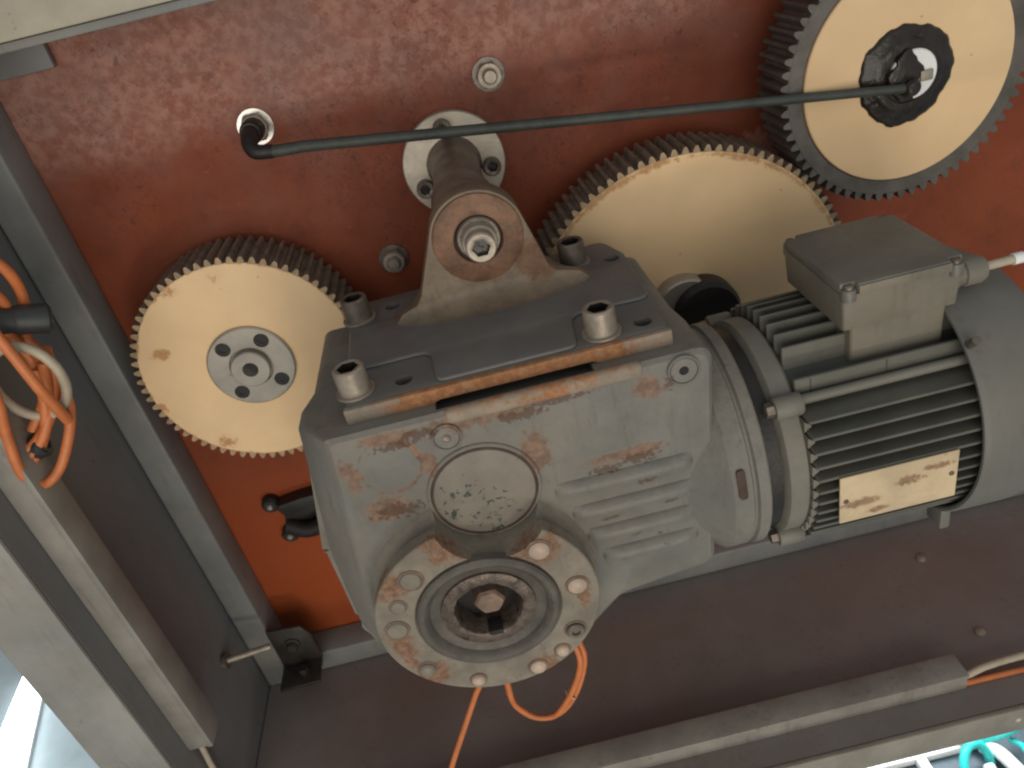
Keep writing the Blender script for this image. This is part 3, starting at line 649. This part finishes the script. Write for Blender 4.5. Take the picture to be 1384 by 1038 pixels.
# bracket web with curved foot
BX, BZ = .002, .285
pts = []
for k in range(9):                      # left fillet
    u = k/8; pts.append((-.088+.030*u, .2254+.020*u**2.2))
L0 = Vector((-.058, .2435))
ang0, ang1 = math.radians(163), math.radians(20)
arc = [(BX+.041*math.cos(ang0+(ang1-ang0)*i/20), BZ+.041*math.sin(ang0+(ang1-ang0)*i/20)) for i in range(21)]
right = [(.068-.0*u, 0) for u in ()]
pts += arc
for k in range(9):
    u = 1-k/8; pts.append((.092-.036*u, .2254+.020*u**2.2))
bm = bmesh.new(); prism(bm, pts, -.229, -.203); bmesh.ops.recalc_face_normals(bm, faces=bm.faces); bevel_all(bm, .0015, 2, 40)
BR = finish(bm, 'torque_bracket', 'bracket_steel', GM, 25)
bm = bmesh.new(); rings = []
for k in range(25):                     # concave cast fillet from the web down to the plate, fading out at both ends
    u = k/24; x = -.086+.176*u; w = math.sin(PI*min(1, max(0, u)))**.45; ring = []
    for q in range(9):
        a = q/8*PI/2; ring.append(bm.verts.new((x, -.2285-.026*w*(1-math.sin(a))-.0003, .2254+.019*w*(1-math.cos(a)))))
    ring.append(bm.verts.new((x, -.2200, .2254+.019*w))); ring.append(bm.verts.new((x, -.2200, .2254))); rings.append(ring)
for a, b in zip(rings, rings[1:]):
    for q in range(11): bm.faces.new((a[q], a[(q+1) % 11], b[(q+1) % 11], b[q]))
bmesh.ops.remove_doubles(bm, verts=bm.verts, dist=1e-6)
finish(bm, 'foot_fillet', 'bracket_steel', BR, 60)
lobj('bush_ring', [(.0205, .226), (.0205, .2315), (.0215, .2325), (.0365, .2325), (.0385, .2315), (.0390, .2292)], 'bush_rust', BR, 56, 'Y', (BX, 0, BZ))
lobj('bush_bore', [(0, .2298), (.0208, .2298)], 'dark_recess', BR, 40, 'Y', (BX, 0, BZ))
lobj('washer', [(0, .2300), (.0185, .2300), (.0185, .2360), (.0175, .2372), (0, .2372)], 'dark_bolt_steel', BR, 40, 'Y', (BX+.0005, 0, BZ+.002))
lobj('collar', [(0, .2374), (.0150, .2374), (.0150, .2470), (.0140, .2480), (0, .2480)], 'bolt_steel', BR, 36, 'Y', (BX+.0005, 0, BZ+.002))
cap_screw('cap_screw', (BX+.0005, -.2482, BZ+.002), 'Y', .0128, .0115, 'bolt_steel', BR, sock=.0078)

# adapter between housing and motor
AD = lobj('motor_adapter', [(0, .092), (.050, .092), (.062, .100), (.076, .116), (.089, .134), (.0975, .1455), (.1005, .150), (.1005, .1655), (.0985, .167), (.0985, .169), (.1015, .1705), (.1015, .1790), (.100, .1805), (.0, .1805)], 'housing_paint', GM, 72, 'X', (0, MY, MZ))
lobj('gap_ring', [(0, .1808), (.0925, .1808), (.0925, .1935), (0, .1935)], 'black_rubber', AD, 60, 'X', (0, MY, MZ))
def on_ring(a, r, x): return (x, MY-r*math.cos(math.radians(a)), MZ+r*math.sin(math.radians(a)))
bm = bmesh.new(); prism(bm, rounded([(.1535, -.013, .003), (.1605, -.013, .003), (.1605, .013, .003), (.1535, .013, .003)], 4), -.0015, .0012); 
bmesh.ops.recalc_face_normals(bm, faces=bm.faces)
bmesh.ops.rotate(bm, verts=bm.verts, cent=(0, 0, 0), matrix=Matrix.Rotation(math.radians(-12), 3, 'X'))
p_ = on_ring(12, .1005, 0); bmesh.ops.translate(bm, verts=bm.verts, vec=(0, p_[1], p_[2])); finish(bm, 'slot', 'brown_recess', AD)

# motor
MO = lobj('motor_shell', [(0, .1938), (.093, .1938), (.0985, .197), (.0985, .212), (.0960, .2145), (.0905, .215), (.0905, .372), (0, .372)], ['motor_paint'], GM, 72, 'X', (0, MY, MZ))
for f in MO.data.polygons:
    pass
lobj('fin_gap_shade_sleeve', [(.0908, .2152), (.0912, .2154), (.0912, .37), (.0908, .3702)], 'fin_gap_dark', MO, 72, 'X', (0, MY, MZ))  # dark sleeve over the shell, painting the shade between the fins
RF = .1085
def fin(y0, z0, y1, z1, th=.0030, x0=.2155, x1=.360):
    d = Vector((y1-y0, z1-z0)).normalized(); nrm = Vector((-d.y, d.x))*th/2
    bm = bmesh.new(); prism(bm, [(y0+nrm.x*1.35, z0+nrm.y*1.35), (y1+nrm.x, z1+nrm.y), (y1-nrm.x, z1-nrm.y), (y0-nrm.x*1.35, z0-nrm.y*1.35)], x0, x1, 'X')
    bmesh.ops.recalc_face_normals(bm, faces=bm.faces); bevel_all(bm, .0007, 1); finish(bm, 'fin', ['fin_shade_paint'], MO)
N_ = 6; ST = .0140
def reach(d): return math.sqrt(max(0, .089**2-d*d)) if abs(d) < .0885 else .01
for k in range(-4, 6):
    d = k*ST; tip = math.sqrt(RF**2-d*d)
    if k > -4: fin(MY+d, MZ+reach(d), MY+d, MZ+tip)          # top
    fin(MY+d, MZ-reach(d), MY+d, MZ-tip)                      # bottom
fin(MY-.0640, MZ+.050, MY-.0640, MZ+.0825, .0036)             # tall outer fin beside the terminal box
SF = .0116
for k in range(-7, 6):
    d = k*SF; tip = math.sqrt(RF**2-d*d)
    fin(MY-reach(d), MZ+d, MY-tip, MZ+d, .0026)               # front
    fin(MY+reach(d), MZ+d, MY+tip, MZ+d, .0026)               # back
tobj('corner_bar', [(.214, MY-.0720, MZ+.0680), (.352, MY-.0720, MZ+.0680)], .0042, 'motor_paint', MO, 12, 0)
for x in (.228, .290):
    bobj('fin_joint', (x, MY-.0662, MZ+.060), (x+.0010, MY-.0644, MZ+.0815), 'fin_gap_dark', MO, 0)
for (a, r) in ((42, .101), (-44, .101), (138, .101), (222, .101)):   # bolt lugs of the end shield
    x, y, z = on_ring(a, r, .2)
    lobj('lug', [(0, .194), (.0085, .194), (.0095, .196), (.0095, .214), (.0085, .216), (0, .216)], 'motor_paint', MO, 20, 'X', (0, y, z))
    lobj('lug_bolt', [(0, .1865), (.0056, .1875), (.0062, .1890), (.0062, .1938), (0, .1938)], 'dark_bolt_steel', MO, 18, 'X', (0, y, z), hexr=(1, 2, 3))
# serrated edge of the end shield between the front fins
for k in range(-7, 5):
    dz = (k+.5)*SF; z = MZ+dz; yy = MY-math.sqrt(.1000**2-dz*dz)
    bm = bmesh.new(); prism(bm, [(.2135, z-.0050), (.2135, z+.0050), (.2190, z+.0006), (.2190, z-.0006)], yy-.002, yy+.010); bmesh.ops.recalc_face_normals(bm, faces=bm.faces); finish(bm, 'shield_tooth', 'motor_paint', MO)
# nameplate
NPY = MY-.1095
bobj('nameplate', (.2310, NPY-.0012, .0385), (.3275, NPY+.0006, .0855), 'nameplate_metal', MO, .0003, 1)
for (x, z) in ((.2360, .0610), (.3225, .0635)):
    lobj('rivet', [(0, 0), (.0022, 0), (.0020, .0008), (0, .0013)], 'rusty_steel', MO, 14, 'Y', (x, NPY-.0012, z))
# fan cowl: open shell, rolled front rim
lobj('fan_cowl', [(.1115, .385), (.1115, .346), (.1130, .3445), (.1155, .3445), (.1165, .346), (.1172, .350), (.1172, .390), (.1150, .402), (.1080, .413), (.0950, .421), (.07, .426), (0, .428)], 'cowl_paint', GM, 96, 'X', (0, MY, MZ))
tobj('cowl_screw', [(.3475, MY-.080, MZ+.0860), (.3475, MY-.0875, MZ+.0945)], .0035, 'dark_bolt_steel', MO, 10, 0)
bobj('cowl_foot', (.352, MY-.062, MZ-.125), (.362, MY-.040, MZ-.095), 'cowl_paint', MO, .002)

# terminal box
TB = bpy.data.objects.new('terminal_box', None)
bm = bmesh.new()
def tb_ring(x0, x1, y0, y1, r): return rounded([(x0, y0, r), (x0, y1, r), (x1, y1, r), (x1, y0, r)], 3)
lo = tb_ring(.2585, .3490, -.3515, -.2495, .003); hi = tb_ring(.2570, .3505, -.3530, -.2480, .003)
A = [bm.verts.new((x, y, .1845)) for x, y in lo]; B = [bm.verts.new((x, y, .2155)) for x, y in hi]
bm.faces.new(A); bm.faces.new(B[::-1])
for i in range(len(A)): bm.faces.new((A[i], B[i], B[(i+1) % len(A)], A[(i+1) % len(A)]))
bmesh.ops.recalc_face_normals(bm, faces=bm.faces); bevel_all(bm, .001, 2, 60)
TB = finish(bm, 'terminal_box', 'terminal_paint', GM)
bm = bmesh.new()
for (z0, z1, q) in ((.120, .165, 0), ):
    A = [bm.verts.new((x, y, .118)) for x, y in tb_ring(.2690, .3440, -.3440, -.2560, .004)]; B = [bm.verts.new((x, y, .1842)) for x, y in tb_ring(.2670, .3450, -.3460, -.2540, .004)]
    bm.faces.new(A); bm.faces.new(B[::-1])
    for i in range(len(A)): bm.faces.new((A[i], B[i], B[(i+1) % len(A)], A[(i+1) % len(A)]))
bmesh.ops.recalc_face_normals(bm, faces=bm.faces); finish(bm, 'pedestal', 'terminal_paint', TB)
c_ = .010
lidp = [(.2575+c_, -.3550), (.3500-c_, -.3550), (.3500-c_, -.3550+c_*.55), (.3515, -.3550+c_*.55), (.3515, -.2465-c_*.55), (.3500-c_, -.2465-c_*.55), (.3500-c_, -.2465), (.2575+c_, -.2465), (.2575+c_, -.2465-c_*.55), (.2560, -.2465-c_*.55), (.2560, -.3550+c_*.55), (.2575+c_, -.3550+c_*.55)]
pobj('lid', lidp, .2162, .2250, 'terminal_lid_paint', TB, 'Z', .0018, 2)
bobj('lid_front_strip', (.268, -.3565, .2165), (.3395, -.3552, .2235), 'terminal_paint', TB, .0004)
bobj('gasket', (.2575, -.3526, .2156), (.350, -.2484, .2161), 'dark_recess', TB, 0)
for (x, y) in ((.2620, -.3510), (.3450, -.3510), (.3450, -.2505), (.2620, -.2505)):
    lobj('lid_ear', [(0, .2110), (.0058, .2110), (.0058, .2195), (.0052, .2205), (0, .2205)], 'terminal_lid_paint', TB, 18, 'Z', (x, y, 0))
    lobj('lid_screw', [(0, .2205), (.0040, .2205), (.0040, .2228), (.0032, .2238), (0, .2238)], 'dark_bolt_steel', TB, 16, 'Z', (x, y, 0))
GY, GZ = -.332, .199
lobj('cable_gland', [(0, .3502), (.0115, .3502), (.0115, .3590), (.0095, .3600), (.0095, .3620), (.0115, .3630), (.0115, .3760), (.0095, .3800), (.0045, .3810), (0, .3810)], 'terminal_paint', TB, 24, 'X', (0, GY, GZ), hexr=(1, 2))
o = root('motor_cable', (.385, GY, GZ), 'thin braided motor cable running right from the terminal box gland', 'cable')
tobj('sheath', [(.3812, GY, GZ), (.41, GY, GZ+.0005), (.46, GY+.002, GZ), (.60, GY+.01, GZ-.005)], .0036, 'cream_cable', o, 12)
lobj('sleeve', [(.0037, .405), (.0046, .405), (.0046, .413), (.0037, .413)], 'white_plastic', o, 18, 'X', (0, GY, GZ+.0004))

# ------------------------------------------------------------------ orange cables
o = root('orange_cable_loop', (-.04, -.30, -.25), 'orange cable loop hanging behind the round gearbox flange', 'cable loop')
LA = [(-.083, -.285, -.10), (-.083, -.30, -.173), (-.084, -.30, -.208), (-.078, -.30, -.232), (-.064, -.303, -.2465), (-.046, -.306, -.2475), (-.027, -.31, -.232), (-.009, -.31, -.203), (.004, -.31, -.162), (.002, -.30, -.138), (-.005, -.285, -.09)]
for dx, dy in ((0, 0), (-.0052, -.004)):
    tobj('cable', [(x+dx*(1 if i > 5 else -.2), y+dy, z+(.0052 if dx and 2 < i < 8 else 0)) for i, (x, y, z) in enumerate(LA)], .0033, 'orange_cable', o, 10)
tobj('cable_tie', [(-.020, -.3165, -.2100), (-.0165, -.3145, -.2150), (-.0185, -.305, -.2150), (-.0235, -.306, -.2090), (-.0225, -.314, -.2085), (-.020, -.3165, -.2100)], .0012, 'cream_cable', o, 6, 4)
tag(tobj('orange_cable', [(-.095, -.285, -.11), (-.101, -.30, -.153), (-.12, -.30, -.19), (-.142, -.31, -.226), (-.169, -.32, -.273), (-.188, -.335, -.31), (-.20, -.36, -.40), (-.20, -.37, -.60)], .0033, 'orange_cable'),
    'single orange cable dropping from the gearbox past the front sill', 'cable')

o = root('cable_coil', (-.41, -.24, .20), 'coiled orange cable hanging on the left side panel', 'cable coil')
strands = [
    [(-.43, -.215, .385), (-.392, -.22, .372), (-.380, -.212, .352), (-.386, -.20, .322), (-.396, -.21, .290), (-.385, -.215, .262), (-.392, -.22, .240)],
    [(-.43, -.225, .365), (-.400, -.225, .350), (-.394, -.215, .325), (-.402, -.21, .300), (-.392, -.214, .268), (-.397, -.22, .235)],
    [(-.43, -.23, .345), (-.408, -.23, .330), (-.404, -.22, .31), (-.399, -.215, .268), (-.405, -.22, .236), (-.425, -.23, .212)],
    [(-.400, -.25, .333), (-.395, -.25, .328), (-.389, -.251, .295), (-.385, -.251, .261), (-.386, -.242, .231), (-.390, -.232, .214)],
    [(-.385, -.222, .235), (-.389, -.222, .220), (-.399, -.23, .197), (-.417, -.24, .172), (-.431, -.25, .167), (-.434, -.26, .188), (-.426, -.26, .227), (-.415, -.26, .262), (-.416, -.25, .300)],
    [(-.380, -.22, .280), (-.390, -.22, .245), (-.408, -.23, .216), (-.429, -.24, .201), (-.446, -.25, .203), (-.452, -.25, .23)],
    [(-.386, -.225, .270), (-.397, -.225, .238), (-.413, -.235, .209), (-.434, -.243, .193), (-.450, -.25, .196)],
    [(-.394, -.225, .265), (-.404, -.23, .228), (-.420, -.235, .200), (-.440, -.245, .184), (-.452, -.25, .190)]]
for s_ in strands: tobj('strand', s_, .0046, 'orange_cable', o, 10)
rp = [(-.402+.0285*math.cos(a)+.006*math.sin(a), -.232-.004*math.sin(a), .258+.036*math.sin(a)-.004*math.cos(a)) for a in [2*PI*i/36 for i in range(36)]]
tag(tobj('cream_cable_ring', rp, .0044, 'cream_cable', None, 10, 0, True), 'cream cable ring tied round the orange coil', 'cable ring')
def plug_body(p0, p1, r, label):
    p0, p1 = Vector(p0), Vector(p1); o = root('black_connector', p0, label, 'connector')
    d = p1-p0; q = d.to_track_quat('Z', 'Y').to_matrix(); L = d.length
    for nm, prof, mt in (('body', [(0, 0), (r*.8, 0), (r*.9, L*.05), (r*.86, L*.35), (r, L*.42), (r*1.05, L*.95), (r*.95, L), (0, L)], 'plug_black'), ('end_ring', [(r*.55, L*1.001), (r*.78, L*1.001), (r*.78, L*1.03), (r*.55, L*1.03)], 'plug_black'), ('tail', [(0, -L*.30), (r*.62, -L*.30), (r*.70, -.0006), (0, -.0006)], 'cream_cable')):
        bm = bmesh.new(); lathe(bm, prof, 28); bmesh.ops.rotate(bm, verts=bm.verts, cent=(0, 0, 0), matrix=q); bmesh.ops.translate(bm, verts=bm.verts, vec=p0); finish(bm, nm, mt, o)
plug_body((-.405, -.226, .315), (-.372, -.205, .300), .0125, 'black round connector lying across the top of the orange coil')
plug_body((-.452, -.236, .192), (-.420, -.232, .198), .0115, 'black connector at the bottom of the orange coil above the trunking')

# floor marks: two small screws on the floor panel
for (x, y, l_) in ((.502, -.112, 'small screw head on the floor panel below the motor cowl, nearer the red plate'), (.499, -.246, 'small screw head on the floor panel nearer the trunking end')):
    tag(lobj('floor_screw', [(0, 0), (.0065, 0), (.0060, .0025), (.0035, .004), (0, .0042)], 'bolt_steel', None, 18, 'Z', (x, y, -.3758)), l_, 'screw', 'screws in the floor panel')

# ------------------------------------------------------------------ what shows outside the frame
bm = bmesh.new(); box(bm, (-4, -3, -.95), (4, 3, -.90)); struct(finish(bm, 'ground', 'ground_concrete'))
o = root('light_strip', (-1.33, .45, -.90), 'white lit lamp strip on the ground beyond the lower left corner', 'lamp')
pobj('diffuser', [(-1.405, .635), (-1.345, .585), (-1.25, .18), (-1.36, .13)], -.8895, -.875, 'lamp_glow', o, 'Z', .002)
pobj('housing', [(-1.412, .645), (-1.340, .590), (-1.242, .170), (-1.368, .120)], -.8995, -.890, 'white_plastic', o, 'Z', .002)
ld = bpy.data.lights.new('light_strip_glow', 'AREA'); ld.energy = 1.1; ld.color = (.80, .95, 1.); ld.size = .12; ld.shape = 'RECTANGLE'; ld.size_y = .45
lo_ = bpy.data.objects.new('light_strip_glow', ld); COL.objects.link(lo_); lo_.location = (-1.30, .36, -.50)
o = root('equipment_tray', (.55, -.25, -.66), 'dark blue tray under the sill at the lower right corner', 'tray')
bobj('base', (.30, -.34, -.668), (.85, -.12, -.660), 'navy_tray', o, .002)
bobj('rim', (.30, -.2350, -.6598), (.535, -.2215, -.644), 'white_plastic', o, .003)
tag(tobj('turquoise_hose', [(.483, -.300, -.640), (.484, -.276, -.622), (.492, -.262, -.612), (.505, -.252, -.612), (.520, -.250, -.616), (.530, -.256, -.632), (.534, -.262, -.652)], .0062, 'turquoise_hose'), 'turquoise hose bent in an arch on the tray', 'hose')
tag(tobj('turquoise_hose', [(.530, -.232, -.650), (.545, -.236, -.632), (.562, -.240, -.622), (.578, -.240, -.616), (.605, -.236, -.606), (.70, -.22, -.59)], .0075, 'turquoise_hose'), 'thick turquoise hose rising along the back of the tray', 'hose')
tag(tobj('turquoise_hose', [(.572, -.244, -.636), (.582, -.256, -.636), (.585, -.275, -.642), (.588, -.31, -.652)], .0045, 'turquoise_hose'), 'thin turquoise hose at the right end of the tray', 'hose')
tag(bobj('white_bar', (.438, -.330, -.6575), (.453, -.236, -.640), 'white_plastic', None, .003), 'white bar lying across the tray at its left end', 'bar')
tag(bobj('white_block', (.505, -.2340, -.6435), (.530, -.2220, -.628), 'white_plastic', None, .004), 'white block on the tray rim behind the arched turquoise hose', 'block')
tag(bobj('white_block', (.516, -.280, -.6575), (.532, -.267, -.636), 'white_plastic', None, .004), 'small white block inside the arch of the turquoise hose', 'block')
tag(tobj('white_hose', [(.536, -.238, -.648), (.547, -.252, -.640), (.556, -.275, -.642), (.566, -.31, -.648)], .0095, 'white_plastic'), 'thick white hose crossing the tray beside the turquoise ones', 'hose')
